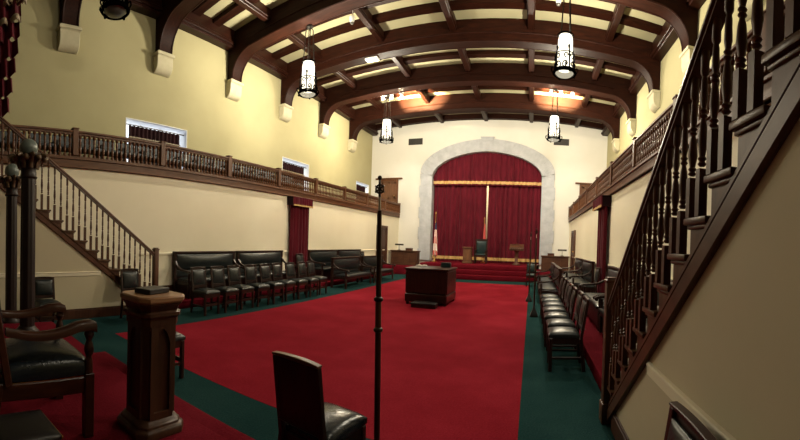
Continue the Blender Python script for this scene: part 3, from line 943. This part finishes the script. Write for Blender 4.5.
# ------------------------------------------------------------------ globe columns
def globe_column(label, loc, s=1.0):
    t = thing('globe_column', label, 'column', loc, 0, None)
    MB().lathe([(.17, 0), (.17, .10), (.14, .12), (.155, .15), (.15, .18), (.115, .21), (.10, .24)], n=20).build('base', M['column'], t)
    sh = MB(); vs = []; fs = []; n = 40
    lv = [(.094, .24), (.094, 1.2), (.088, 2.12)]
    for r, z in lv:
        for q in range(n):
            a = 2 * PI * q / n
            rr = r * (1 - .05 * (q % 4 in (0, 1)))
            vs.append((rr * math.cos(a), rr * math.sin(a), z))
    for i in range(2):
        for q in range(n):
            q2 = (q + 1) % n; fs.append((i * n + q, i * n + q2, (i + 1) * n + q2, (i + 1) * n + q))
    sh.add(vs, fs); sh.build('shaft', M['column'], t, smooth=25)
    MB().lathe([(.10, 2.02), (.112, 2.035), (.10, 2.05), (.092, 2.10), (.10, 2.16), (.13, 2.22), (.165, 2.27), (.165, 2.30), (.10, 2.31)], n=20).build('capital', M['column'], t, smooth=50)
    lf = MB()
    for q in range(8):   # curling leaves round the capital
        a = 2 * PI * q / 8
        pts = []
        for u in range(7):
            w_ = u / 6
            rr = .105 + .145 * w_ ** 1.5
            pts.append((rr * math.cos(a), rr * math.sin(a), 2.14 + .15 * math.sin(w_ * 2.2)))
        lf.tube(pts, [.030, .034, .036, .034, .030, .026, .018], 6)
        c_ = (math.cos(a + PI / 8), math.sin(a + PI / 8))
        lf.sphere((.195 * c_[0], .195 * c_[1], 2.25), .04, 8, 6)
    lf.build('leaf_band', M['bronzegold'], t, smooth=60)
    MB().sphere((0, 0, 2.385), .115, 24, 14).build('globe', M['globe'], t, smooth=80)
    return t
g = globe_column('taller dark column topped by a grey-green globe before the far stairs', (-4.47, 1.10, DZ))
dup(g, (-5.83, 1.17, 0), 0, 'dark globe-topped column standing second, closest to the picture edge').scale = (1, 1, 1.06)

# ------------------------------------------------------------------ draped canopy over the armchair: only the hanging cascade is seen
t = thing('canopy', 'maroon fringed canopy cascade hanging above the armchair', 'canopy', (-3.5, .66, DZ))
fr = MB(); fr.box(-.05, 1.35, -1.3, .10, 3.90, 4.0); fr.build('frame', M['armwood'], t, bevel=.01)
for x in (-.10, 1.30): MB().box(x - .04, x + .04, -1.25, -1.17, 0, 3.90).build('post', M['armwood'], t, bevel=.006)
tiers = 8
for q in range(tiers):
    u = q / (tiers - 1)
    wd = .33 * (1 - .45 * u); h = .42 if q == 0 else .30 - .06 * u
    z0 = 3.90 - .18 * q - .02
    m = MB(); vs = []; n = 24
    for lay in (0, 1):
        for r_ in range(4):
            v = r_ / 3
            for k in range(n + 1):
                a = k / n
                yy = -.16 + wd * a
                xx = .035 * math.sin(a * 16 + q) * (1 + .4 * v) - .012 * lay + .03 * v
                zz = z0 - h * v * (1 - .45 * a * (1 if q else .3)) + .0
                vs.append((xx - .02, yy, zz))
    N = n + 1; fs = []
    for lay in (0, 1):
        o_ = lay * 4 * N
        for r_ in range(3):
            for k in range(n): fs.append((o_ + r_ * N + k, o_ + r_ * N + k + 1, o_ + (r_ + 1) * N + k + 1, o_ + (r_ + 1) * N + k))
    o_ = 4 * N
    for k in range(n): fs.append((3 * N + k, 3 * N + k + 1, o_ + 3 * N + k + 1, o_ + 3 * N + k))
    m.add(vs, fs)
    m.build('cascade_tier', M['velvet'], t, smooth=60)
    if q < 3:
        g_ = MB(); gv = []
        for r_ in (0, 1):
            for k in range(n + 1):
                p = vs[3 * N + k]; gv.append((p[0] + .008, p[1], p[2] - .05 * r_ + .02))
        g_.add(gv, [(k, k + 1, N + k + 1, N + k) for k in range(n)])
        go = g_.build('gold_fringe', M['tarnish'], t, smooth=60)
        sd = go.modifiers.new('thick', 'SOLIDIFY'); sd.thickness = .012

# ------------------------------------------------------------------ rods in stands
def rod(label, loc, tilt, emblem=True):
    t = thing('ceremonial_rod', label, 'rod', loc, 0, 'tall wooden rods in square stands')
    t.rotation_euler = (0, tilt, 0)
    b = MB(); b.lathe([(.125, 0), (.125, .035), (.065, .13), (.045, .17), (.03, .22)], n=4); b.build('stand', M['rubber'], t, bevel=.006)
    MB().lathe([(.0185, .15), (.0185, 1.0), (.0145, 1.75)], n=12).build('pole', M['roddark'], t, smooth=60)
    MB().lathe([(.0188, 1.02), (.0188, 1.19)], n=12).build('grip', M['rodmid'], t, smooth=60)
    for z in (1.01, 1.20):
        MB().lathe([(.018, -.016), (.029, -.007), (.029, .007), (.018, .016)], (0, 0, z), n=14).build('collar', M['darkmetal'], t, smooth=50)
    MB().lathe([(.008, 1.74), (.008, 1.835)], n=10).build('ferrule', M['steel'], t)
    e = MB()
    e.tube([(.026 * math.cos(a), 0, 1.885 + .026 * math.sin(a)) for a in [2 * PI * q / 20 for q in range(20)]], .006, 6, True)
    e.bar((0, 0, 1.83), (0, 0, 1.95), .012, .012); e.bar((-.03, 0, 1.865), (.03, 0, 1.905), .01, .01); e.bar((.03, 0, 1.865), (-.03, 0, 1.905), .01, .01)
    e.sphere((0, 0, 1.955), .014, 10, 6)
    e.build('emblem', M['darkmetal'], t)
    return t
r0 = rod('tall dark rod with two collars standing beside the lone chair', (-.888, 2.165, 0), -.022)
for loc, lab in (((.10, 8.45, 0), 'rod in a square black stand on the green strip, nearer the chairs'),
                 ((-.03, 10.75, 0), 'rod in a square black stand at the carpet edge, nearer the stage')):
    dup(r0, loc, 0, lab)

# ------------------------------------------------------------------ curtains
def folded(mb, x0, x1, z0, z1, y, amp, per, nz=2, phase=0, flare=.0, seed=0, thick=.02):
    """hanging cloth in the plane y, folds along x, with thickness"""
    rnd = random.Random(seed)
    n = max(8, int((x1 - x0) / per * 8))
    ph = [rnd.uniform(-.9, .9) for _ in range(n + 1)]
    sm = [sum(ph[max(0, k - 6):k + 7]) / 13 for k in range(n + 1)]
    vs = []
    for lay in (0, 1):
        for j in range(nz + 1):
            v = j / nz
            for k in range(n + 1):
                u = k / n; x = x0 + (x1 - x0) * u
                a = amp * (1 + flare * (1 - v))
                yy = y + a * math.sin(2 * PI * (x - x0) / per + sm[k] * 6 + phase) + a * .35 * math.sin(2 * PI * (x - x0) / per * .37 + sm[k] * 3) + lay * thick
                vs.append((x, yy, z0 + (z1 - z0) * v))
    N = n + 1; S = N * (nz + 1); fs = []
    for lay in (0, 1):
        for j in range(nz):
            for k in range(n):
                a = lay * S + j * N + k
                fs.append((a, a + 1, a + N + 1, a + N))
    for k in range(n):
        fs += [(k, k + 1, S + k + 1, S + k), (nz * N + k, nz * N + k + 1, S + nz * N + k + 1, S + nz * N + k)]
    for j in range(nz):
        fs += [(j * N, (j + 1) * N, S + (j + 1) * N, S + j * N), (j * N + n, (j + 1) * N + n, S + (j + 1) * N + n, S + j * N + n)]
    return mb.add(vs, fs)
YC = YB + .42
gapL, gapR = ACX + .005, ACX + .085
for x0, x1, lab, sd in ((ACX - AHW - .15, gapL, 'maroon velvet stage drape hanging behind the flag', 3), (gapR, ACX + AHW + .15, 'maroon velvet stage drape hanging behind the lectern', 5)):
    t = thing('stage_curtain', lab, 'curtain', ((x0 + x1) / 2, YC, STZ), 0, 'stage curtains')
    cx_ = (x0 + x1) / 2
    folded(MB(), x0 - cx_, x1 - cx_, .02, 4.45, 0, .05, .26, 3, 0, .3, sd).build('drape', M['velvet'], t, smooth=70)
    folded(MB(), x0 - cx_, x1 - cx_, .10, .26, -.022, .05, .26, 1, 0, .3, sd, .012).build('gold_band', M['gold'], t, smooth=70)
t = thing('stage_valance', 'maroon valance with gold band filling the head of the stage arch', 'valance', (ACX, YC - .19, 4.70))
folded(MB(), -AHW - .15, AHW + .15, 0, 2.0, 0, .035, .24, 2, .5, .3, 11).build('drape', M['velvet'], t, smooth=70)
folded(MB(), -AHW - .15, AHW + .15, .08, .23, -.018, .035, .24, 1, .5, .3, 11, .012).build('gold_band', M['gold'], t, smooth=70)

def doorway_curtain(label, x, s_, y0, y1):
    t = thing('doorway_curtain', label, 'curtain', (x, (y0 + y1) / 2, 0), PI / 2 if s_ > 0 else -PI / 2, 'curtained doorways')
    h = (y1 - y0) / 2
    def place(mb): return mb
    # local x runs along the wall, local -y points into the hall
    for a, b, sd in ((-h + .06, .0, 1), (.0, h - .06, 2)):
        folded(MB(), a, b, PLH + .01, 2.72, -.13, .03, .14, 2, 0, .2, sd).build('drape', M['velvet'], t, smooth=70)
    p = MB(); folded(p, -h, h, 2.60, 2.885, -.255, .018, .12, 1, 0, .3, 4)
    pel = p.build('pelmet', M['velvet'], t, smooth=70)
    folded(MB(), -h, h, 2.60, 2.65, -.267, .018, .12, 1, 0, .3, 4, .01).build('gold_trim', M['gold'], pel, smooth=70)
    bx = MB(); bx.box(-h, h, -.24, -.002, 2.85, 2.89)
    for e in (-1, 1): bx.box(*sorted((e * h, e * (h - .02))), -.235, -.002, 2.62, 2.88)
    bx.build('pelmet_box', M['velvet_dark'], t)
    return t
doorway_curtain('maroon doorway curtain with gold-edged pelmet behind the row of nine', WL, 1, 9.56, 10.7)
doorway_curtain('maroon doorway curtain jutting out edge-on behind the row of seven', WR, -1, 9.2, 10.4)

# ------------------------------------------------------------------ stage furniture
t = thing('pedestal', 'small light-brown pedestal on the stage beside the teal chair', 'pedestal', (-3.12, 18.35, STZ))
MB().box(-.20, .20, -.18, .18, .06, .74).build('body', M['lightoak'], t, bevel=.01)
MB().box(-.235, .235, -.215, .215, .74, .80).build('top', M['lightoak'], t, bevel=.012)
MB().box(-.23, .23, -.21, .21, 0, .08).build('base', M['lightoak'], t, bevel=.012)
MB().box(-.12, .12, -.19, -.178, .16, .64).build('panel', M['doorwood'], t)
t = thing('stage_armchair', 'teal high-backed armchair on the stage before the curtain gap', 'armchair', (-2.52, 18.7, STZ), PI)
MB().box(-.27, .27, -.25, .25, .34, .42).build('seat_frame', M['chairwood'], t, bevel=.006)
MB().pad(-.25, .25, -.2, .26, .42, .06, .02).build('seat', M['tealleather'], t, smooth=60)
f = MB(); f.box(-.30, -.245, -.28, -.23, 0, 1.18); f.box(.245, .30, -.28, -.23, 0, 1.18); f.box(-.30, .30, -.285, -.225, 1.12, 1.22); f.box(-.26, .26, -.27, -.25, .45, 1.15)
f.build('backrest_frame', M['chairwood'], t, bevel=.006)
MB().pad(-.24, .24, .48, 1.11, -.25, .03, .03, axis='y').build('backrest', M['tealleather'], t, smooth=60)
for s_ in (-1, 1):
    MB().box(s_ * .27 - .025, s_ * .27 + .025, .2, .25, 0, .64).build('leg', M['chairwood'], t, bevel=.004)
    MB().bar((s_ * .27, -.25, .66), (s_ * .27, .28, .64), .06, .04).build('armrest', M['chairwood'], t, bevel=.006)
t = thing('lectern', 'dark carved lectern standing on the stage by the arch', 'lectern', (-.72, 18.35, STZ))
MB().lathe([(.20, 0), (.20, .05), (.13, .08), (.09, .14), (.085, .60), (.12, .66), (.15, .72)], n=8).build('stem', M['stair'], t, bevel=.004)
tp = MB(); tp.prism([(-.25, .70), (.22, .70), (.22, .98), (.16, 1.02), (-.25, .84)], -.34, .34, 'x'); tp.build('desk_top', M['deskwood'], t, bevel=.012)
tr = MB(); 
for q in range(7): tr.sphere((-.30 + .1 * q, -.255, .79), .035, 8, 6)
tr.build('carved_edge', M['stair'], t)

def flag(label, loc, h, stripes, drop=.40):
    t = thing('flag', label, 'flag', loc)
    MB().lathe([(.14, 0), (.14, .03), (.05, .07), (.02, .12)], n=16).build('stand', M['goldmetal'], t)
    MB().lathe([(.014, .08), (.014, h)], n=8).build('pole', M['goldmetal'], t)
    MB().lathe([(.004, h + .16), (.03, h + .07), (.02, h + .03), (.012, h)][::-1], n=8).build('finial', M['goldmetal'], t)
    n = 40; lv = 14; top, bot = h - drop, .30
    def cloth(mb, sel):
        for j in range(lv):
            for k in range(n):
                if not sel(j, k): continue
                q = []
                for jj, kk in ((j, k), (j, k + 1), (j + 1, k + 1), (j + 1, k)):
                    v = jj / lv; a = 2 * PI * kk / n
                    r = (.022 + .075 * v ** .8) * (1 + .30 * math.sin(a * 5 + v * 2.2))
                    q.append((r * math.cos(a) + .02, r * math.sin(a) * .8, top + (bot - top) * v - .05 * math.sin(a) * v))
                mb.add(q, [(0, 1, 2, 3)])
        return mb
    if stripes:
        cl = cloth(MB(), lambda j, k: j < 3)
        base = cl.build('canton', M['flagblue'], t, smooth=60)
        cloth(MB(), lambda j, k: j >= 3 and (k // 3 + j // 3) % 2 == 0).build('red_stripes', M['flagred'], t, smooth=60).name = 'red_stripe_field'
        cloth(MB(), lambda j, k: j >= 3 and (k // 3 + j // 3) % 2 == 1).build('white_stripe_field', M['paper'], t, smooth=60)
    else:
        cloth(MB(), lambda j, k: j < 11).build('red_cloth', M['flagred'], t, smooth=60)
        cloth(MB(), lambda j, k: j >= 11).build('pale_cloth', M['paper'], t, smooth=60)
    return t
M['flagblue'] = mottled('flag_navy', (.012, .016, .05), (.02, .026, .08), 9, .8)
M['flagred'] = mottled('flag_red', (.42, .05, .045), (.5, .075, .06), 9, .8)
flag('furled flag with red and white stripes on a gilt pole beside the stone arch', (-4.78, 18.3, STZ), 2.35, True)
flag('furled red flag on a pole in the gap between the stage curtains', (-2.445, 19.2, STZ), 2.2, False, .2)

# the two clerks' desks in the stage corners
def desk(label, lampdesc, boxdesc, x0, x1, y, mirror):
    t = thing('desk', label, 'desk', ((x0 + x1) / 2, y, .39))
    w = (x1 - x0) / 2
    b = MB(); b.box(-w + .02, w - .02, -.28, .28, .0, .70)
    for q in range(5):
        xx = -w + .06 + (2 * w - .12) * q / 4
        b.box(xx - .03, xx + .03, -.295, .29, .02, .68)
    b.build('body', M['deskwood'], t, bevel=.006)
    MB().box(-w - .02, w + .02, -.33, .33, .70, .745).build('top', M['deskwood'], t, bevel=.01)
    MB().box(-w, w, -.30, .30, 0, .07).build('plinth', M['darkdoor'], t, bevel=.006)
    z = .39 + .745
    lx = (x0 + x1) / 2 - .35 * mirror
    l = thing('desk_lamp', lampdesc, 'lamp', (lx, y, z))
    MB().lathe([(.09, 0), (.09, .02), (.02, .04), (.012, .06)], n=14).build('base', M['darkmetal'], l)
    MB().lathe([(.010, .05), (.010, .28)], n=8).build('stem', M['darkmetal'], l)
    s = MB(); s.prism([(-.07, .25), (.07, .25), (.055, .31), (.02, .335), (-.02, .335), (-.055, .31)], -.22, .22, 'x'); s.build('lamp_shade', M['darkmetal'], l, bevel=.006)
    q = thing('desk_tray', boxdesc, 'box', (lx + .55 * mirror, y, z))
    MB().box(-.16, .16, -.12, .12, 0, .11).build('box', M['darkdoor'], q, bevel=.006)
    MB().box(-.165, .165, -.125, .125, .11, .125).build('lid', M['deskwood'], q, bevel=.004)
desk('panelled wooden desk with lamp in the stage corner near the flag', 'banker style desk lamp on the desk near the flag', 'small dark box on the desk near the flag', -7.1, -5.68, 18.5, 1)
desk('panelled desk with lamp in the stage corner farthest from the flag', 'small dark lamp on the desk farthest from the flag', 'small dark box on the desk farthest from the flag', .48, 1.82, 18.5, -1)

# vents on the stage wall
for x, lab in ((-6.42, 'dark rectangular vent grille above the desk near the flag'), (1.36, 'dark rectangular vent grille behind the hanging lantern')):
    v = thing('vent_grille', lab, 'vent', (x, YB - .002, 7.05))
    MB().box(-.40, .40, -.03, .0, -.17, .17).build('frame', M['vent'], v, bevel=.005)
    l = MB()
    for q in range(6): l.box(-.36, .36, -.036, -.03, -.135 + q * .05, -.115 + q * .05)
    l.build('louvre_slats', M['vent'], v)

# ------------------------------------------------------------------ hanging lanterns
LAMPW = 560
def lantern(label, loc, ztop, lit, dim=1.0):
    """loc: centre of the lower ring; ztop: height of the truss soffit"""
    t = thing('lantern', label, 'lantern', loc, 0, 'iron hanging lanterns')
    g = M['lampglass'] if lit else M['opal_off']
    gl = MB(); gl.lathe([(.02, .12), (.15, .125), (.172, .20), (.18, .50), (.172, .82), (.15, .92), (.10, .96), (.02, .965)], n=24)
    gl.build('glass_shade', g, t, smooth=60)
    MB().lathe([(.02, -.045), (.10, -.035), (.17, -.005), (.215, .04), (.20, .05)], n=24).build('glass_bowl', M['lampbowl'] if lit else M['opal_off'], t, smooth=60)
    c = MB()
    ring = lambda r, z, th: c.tube([(r * math.cos(2 * PI * q / 32), r * math.sin(2 * PI * q / 32), z) for q in range(32)], th, 6, True)
    ring(.255, .04, .030); ring(.235, .10, .018)
    ring(.222, .47, .012)
    for q in range(4):
        a0 = 2 * PI * q / 4 + PI / 8
        def cyl(u, z, r=.235): return (r * math.cos(a0 + u / r), r * math.sin(a0 + u / r), z)
        # upright with a fleur finial
        c.tube([cyl(0, .06, .25), cyl(0, .2, .24), cyl(0, .46, .225), cyl(0, .56, .20)], .020, 5)
        c.sphere(cyl(0, .60, .20), .03, 8, 6, sz=1.7)
        for s_ in (-1, 1):
            pts = []
            for k in range(19):          # large C-scroll curling in towards the upright
                w_ = k / 18; th = -PI / 2 + w_ * 2.1 * PI
                rr = .088 * (1 - .62 * w_)
                pts.append(cyl(s_ * (.094 + rr * math.cos(th) * .85), .17 + rr * math.sin(th) + .02 * w_))
            c.tube(pts, .0165, 5)
            pts = []
            for k in range(13):          # smaller scroll leaning out at the top
                w_ = k / 12; th = -PI / 2 + w_ * 1.8 * PI
                rr = .062 * (1 - .55 * w_)
                pts.append(cyl(s_ * (.07 + rr * math.cos(th)), .385 + rr * math.sin(th), .23))
            c.tube(pts, .0145, 5)
            a1 = a0 + s_ * PI / 8        # curls that stand off the lower ring
            r1 = [(.25, .05), (.29, .07), (.315, .12), (.305, .17), (.28, .175), (.27, .15)]
            c.tube([(r * math.cos(a1), r * math.sin(a1), z) for r, z in r1], .017, 5)
        c.sphere((.265 * math.cos(a0), .265 * math.sin(a0), .012), .028, 8, 6)
    c.build('iron_cage', M['cage'], t, smooth=60)
    c = MB(); ring(.175, .93, .022); c.build('upper_ring', M['cage'], t, smooth=60)
    if lit:
        p = bpy.data.lights.new('lantern_bulb', 'POINT'); p.energy = LAMPW * dim; p.color = (1.0, .90, .70); p.shadow_soft_size = .12
        po = bpy.data.objects.new('lantern_bulb', p); COL.objects.link(po); po.parent = t; po.location = (0, 0, .55)
    H = ztop - loc[2]
    for q in range(4):
        a = PI / 4 + PI / 2 * q
        MB().tube([(.155 * math.cos(a), .155 * math.sin(a), .93), (.10 * math.cos(a), .10 * math.sin(a), H - .10), (.05 * math.cos(a), .05 * math.sin(a), H - .03)], .013, 5).build('chain', M['iron'], t)
    MB().lathe([(.09, H - .04), (.10, H - .02), (.10, H)], n=12).build('ceiling_mount', M['iron'], t)
    return t
LPOS = [(-6.13, 8.92), (.63, 8.92), (-5.98, 14.45), (.70, 14.45)]
labs = ['lit iron lantern above the nine chairs, the nearer on the window side', 'lit iron lantern nearest the near staircase, showing its scrollwork underside',
        'lit iron lantern far off above the settees on the flag side', 'lit iron lantern far off in front of the stage wall vent']
for (x, y), lab in zip(LPOS, labs):
    lantern(lab, (x, y, 5.63), soffit(x), True)
lantern('added unseen fill lantern, dimmed, high above the near staircase, out over the red carpet edge', (.69, 3.30, 5.60), soffit(.69), True, .4)  # added as fill above the view, brightens the near left wall
lantern('unlit dark lantern near the ceiling over the far staircase', (-6.62, 3.30, 5.80), soffit(-6.62), False)

# ------------------------------------------------------------------ stage spotlights behind the sixth truss and two white ones on a rafter
def spot_can(label, loc, rz, lit, mt, grp):
    t = thing('spotlight', label, 'spotlight', loc, rz, grp)
    MB().lathe([(.05, .06), (.07, .12), (.075, .22), (.04, .26)], n=14).build('housing', mt, t)
    MB().lathe([(.004, .02), (.045, .03), (.055, .06), (.05, .075)], n=14).build('bulb', M['bulb'] if lit else M['opal_off'], t, smooth=60)
    MB().tube([(0, 0, .25), (0, .03, .33), (0, .03, .42)], .012, 6).build('bracket', mt, t)
    return t
sp_x = [-6.35, -5.95, -5.5, .55, .95, 1.4]
yS = TY[5] + TW + .28 if len(TY) > 5 else 14.7
TS = TY[6]
def light(name, kind, loc, energy, color, **k):
    d = bpy.data.lights.new(name, kind); d.energy = energy; d.color = color
    for a, v in k.items(): setattr(d, a, v)
    o = bpy.data.objects.new(name, d); COL.objects.link(o); o.location = loc
    return o
def aim(o, tgt):
    o.rotation_euler = (Vector(tgt) - o.location).to_track_quat('-Z', 'Y').to_euler()
ys_ = 14.25 + TW + .35
spotlab = ['near the wall', 'in the middle', 'toward the room centre']
for i, x in enumerate(sp_x):
    side = 'on the flag side' if i < 3 else 'on the near stair side'
    who = spotlab[i if i < 3 else 5 - i]
    z = 7.53
    spot_can('glowing stage spotlight %s, %s of its three' % (side, who), (x, ys_, z), 0, True, M['whitepaint'], 'lit stage spotlights')
    o = light('stage_spot', 'SPOT', (x, ys_ + .02, z - .02), 78, (1.0, .94, .82), spot_size=R(64), spot_blend=.3, shadow_soft_size=.06)
    aim(o, ((-7.6, -5.6, -3.4)[i] if i < 3 else (-1.8, .6, 2.6)[i - 3], YB, 2.1))
for x, lab in ((-5.2, 'white spotlight under a rafter above the nearer window-side lantern'), (.47, 'white spotlight under a rafter near the near staircase lantern')):
    spot_can(lab, (x, 9.70, ceil_z(x) - .13 - .42), 0, False, M['whitepaint'], 'white unlit spotlights')
t = thing('glint_panel', 'small added glowing panel imitating a lamp reflection under an arched truss', 'glint_panel', (-5.35, 11.48, soffit(-5.35)), 0)  # added glowing panel in place of a lamp's reflection on the soffit
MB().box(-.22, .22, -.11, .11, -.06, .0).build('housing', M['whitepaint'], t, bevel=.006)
MB().box(-.19, .19, -.09, .09, -.07, -.058).build('lens', M['glintglow'], t)

for x, tx in ((-5.95, -5.75), (-5.5, -5.25), (-5.3, -4.75), (.55, .5), (.95, .95), (1.4, 1.4)):   # the cans also wash the face of the next truss
    o = light('truss_wash', 'SPOT', (x, ys_ + .05, 7.50), 4200, (1.0, .76, .40), spot_size=R(42), spot_blend=.9, shadow_soft_size=.06)
    aim(o, (tx, TY[7] - TW, 8.33))
# light inside the backstage so that the curtain gap glows
light('backstage_lamp', 'POINT', (ACX + .1, 21.4, 4.6), 70, (1.0, .78, .45), shadow_soft_size=.15)

# ------------------------------------------------------------------ world, camera, view
wd = bpy.data.worlds.new('world'); SC.world = wd; wd.use_nodes = True
wd.node_tree.nodes['Background'].inputs['Color'].default_value = (.5, .6, .75, 1)
wd.node_tree.nodes['Background'].inputs['Strength'].default_value = .3
cam = bpy.data.cameras.new('camera'); co = bpy.data.objects.new('camera', cam); COL.objects.link(co)
F, U0, V0, ROLL = 378.963, 531.686, 246.471, .0348
cam.type = 'PANO'; cam.panorama_type = 'CENTRAL_CYLINDRICAL'
cam.central_cylindrical_range_u_min = -U0 / F
cam.central_cylindrical_range_u_max = (800 - U0) / F
cam.central_cylindrical_range_v_min = -(440 - V0) / F
cam.central_cylindrical_range_v_max = V0 / F
cam.central_cylindrical_radius = 1.0
cam.clip_start = .05; cam.clip_end = 200
co.location = (0, 0, EYE)
co.rotation_euler = (Matrix.Rotation(-ROLL, 3, 'Y') @ Matrix.Rotation(PI / 2, 3, 'X')).to_euler()
SC.camera = co
SC.view_settings.view_transform = 'Standard'; SC.view_settings.look = 'None'
SC.view_settings.gamma = 1.0; SC.view_settings.use_curve_mapping = False
SC.view_settings.exposure = 1.2
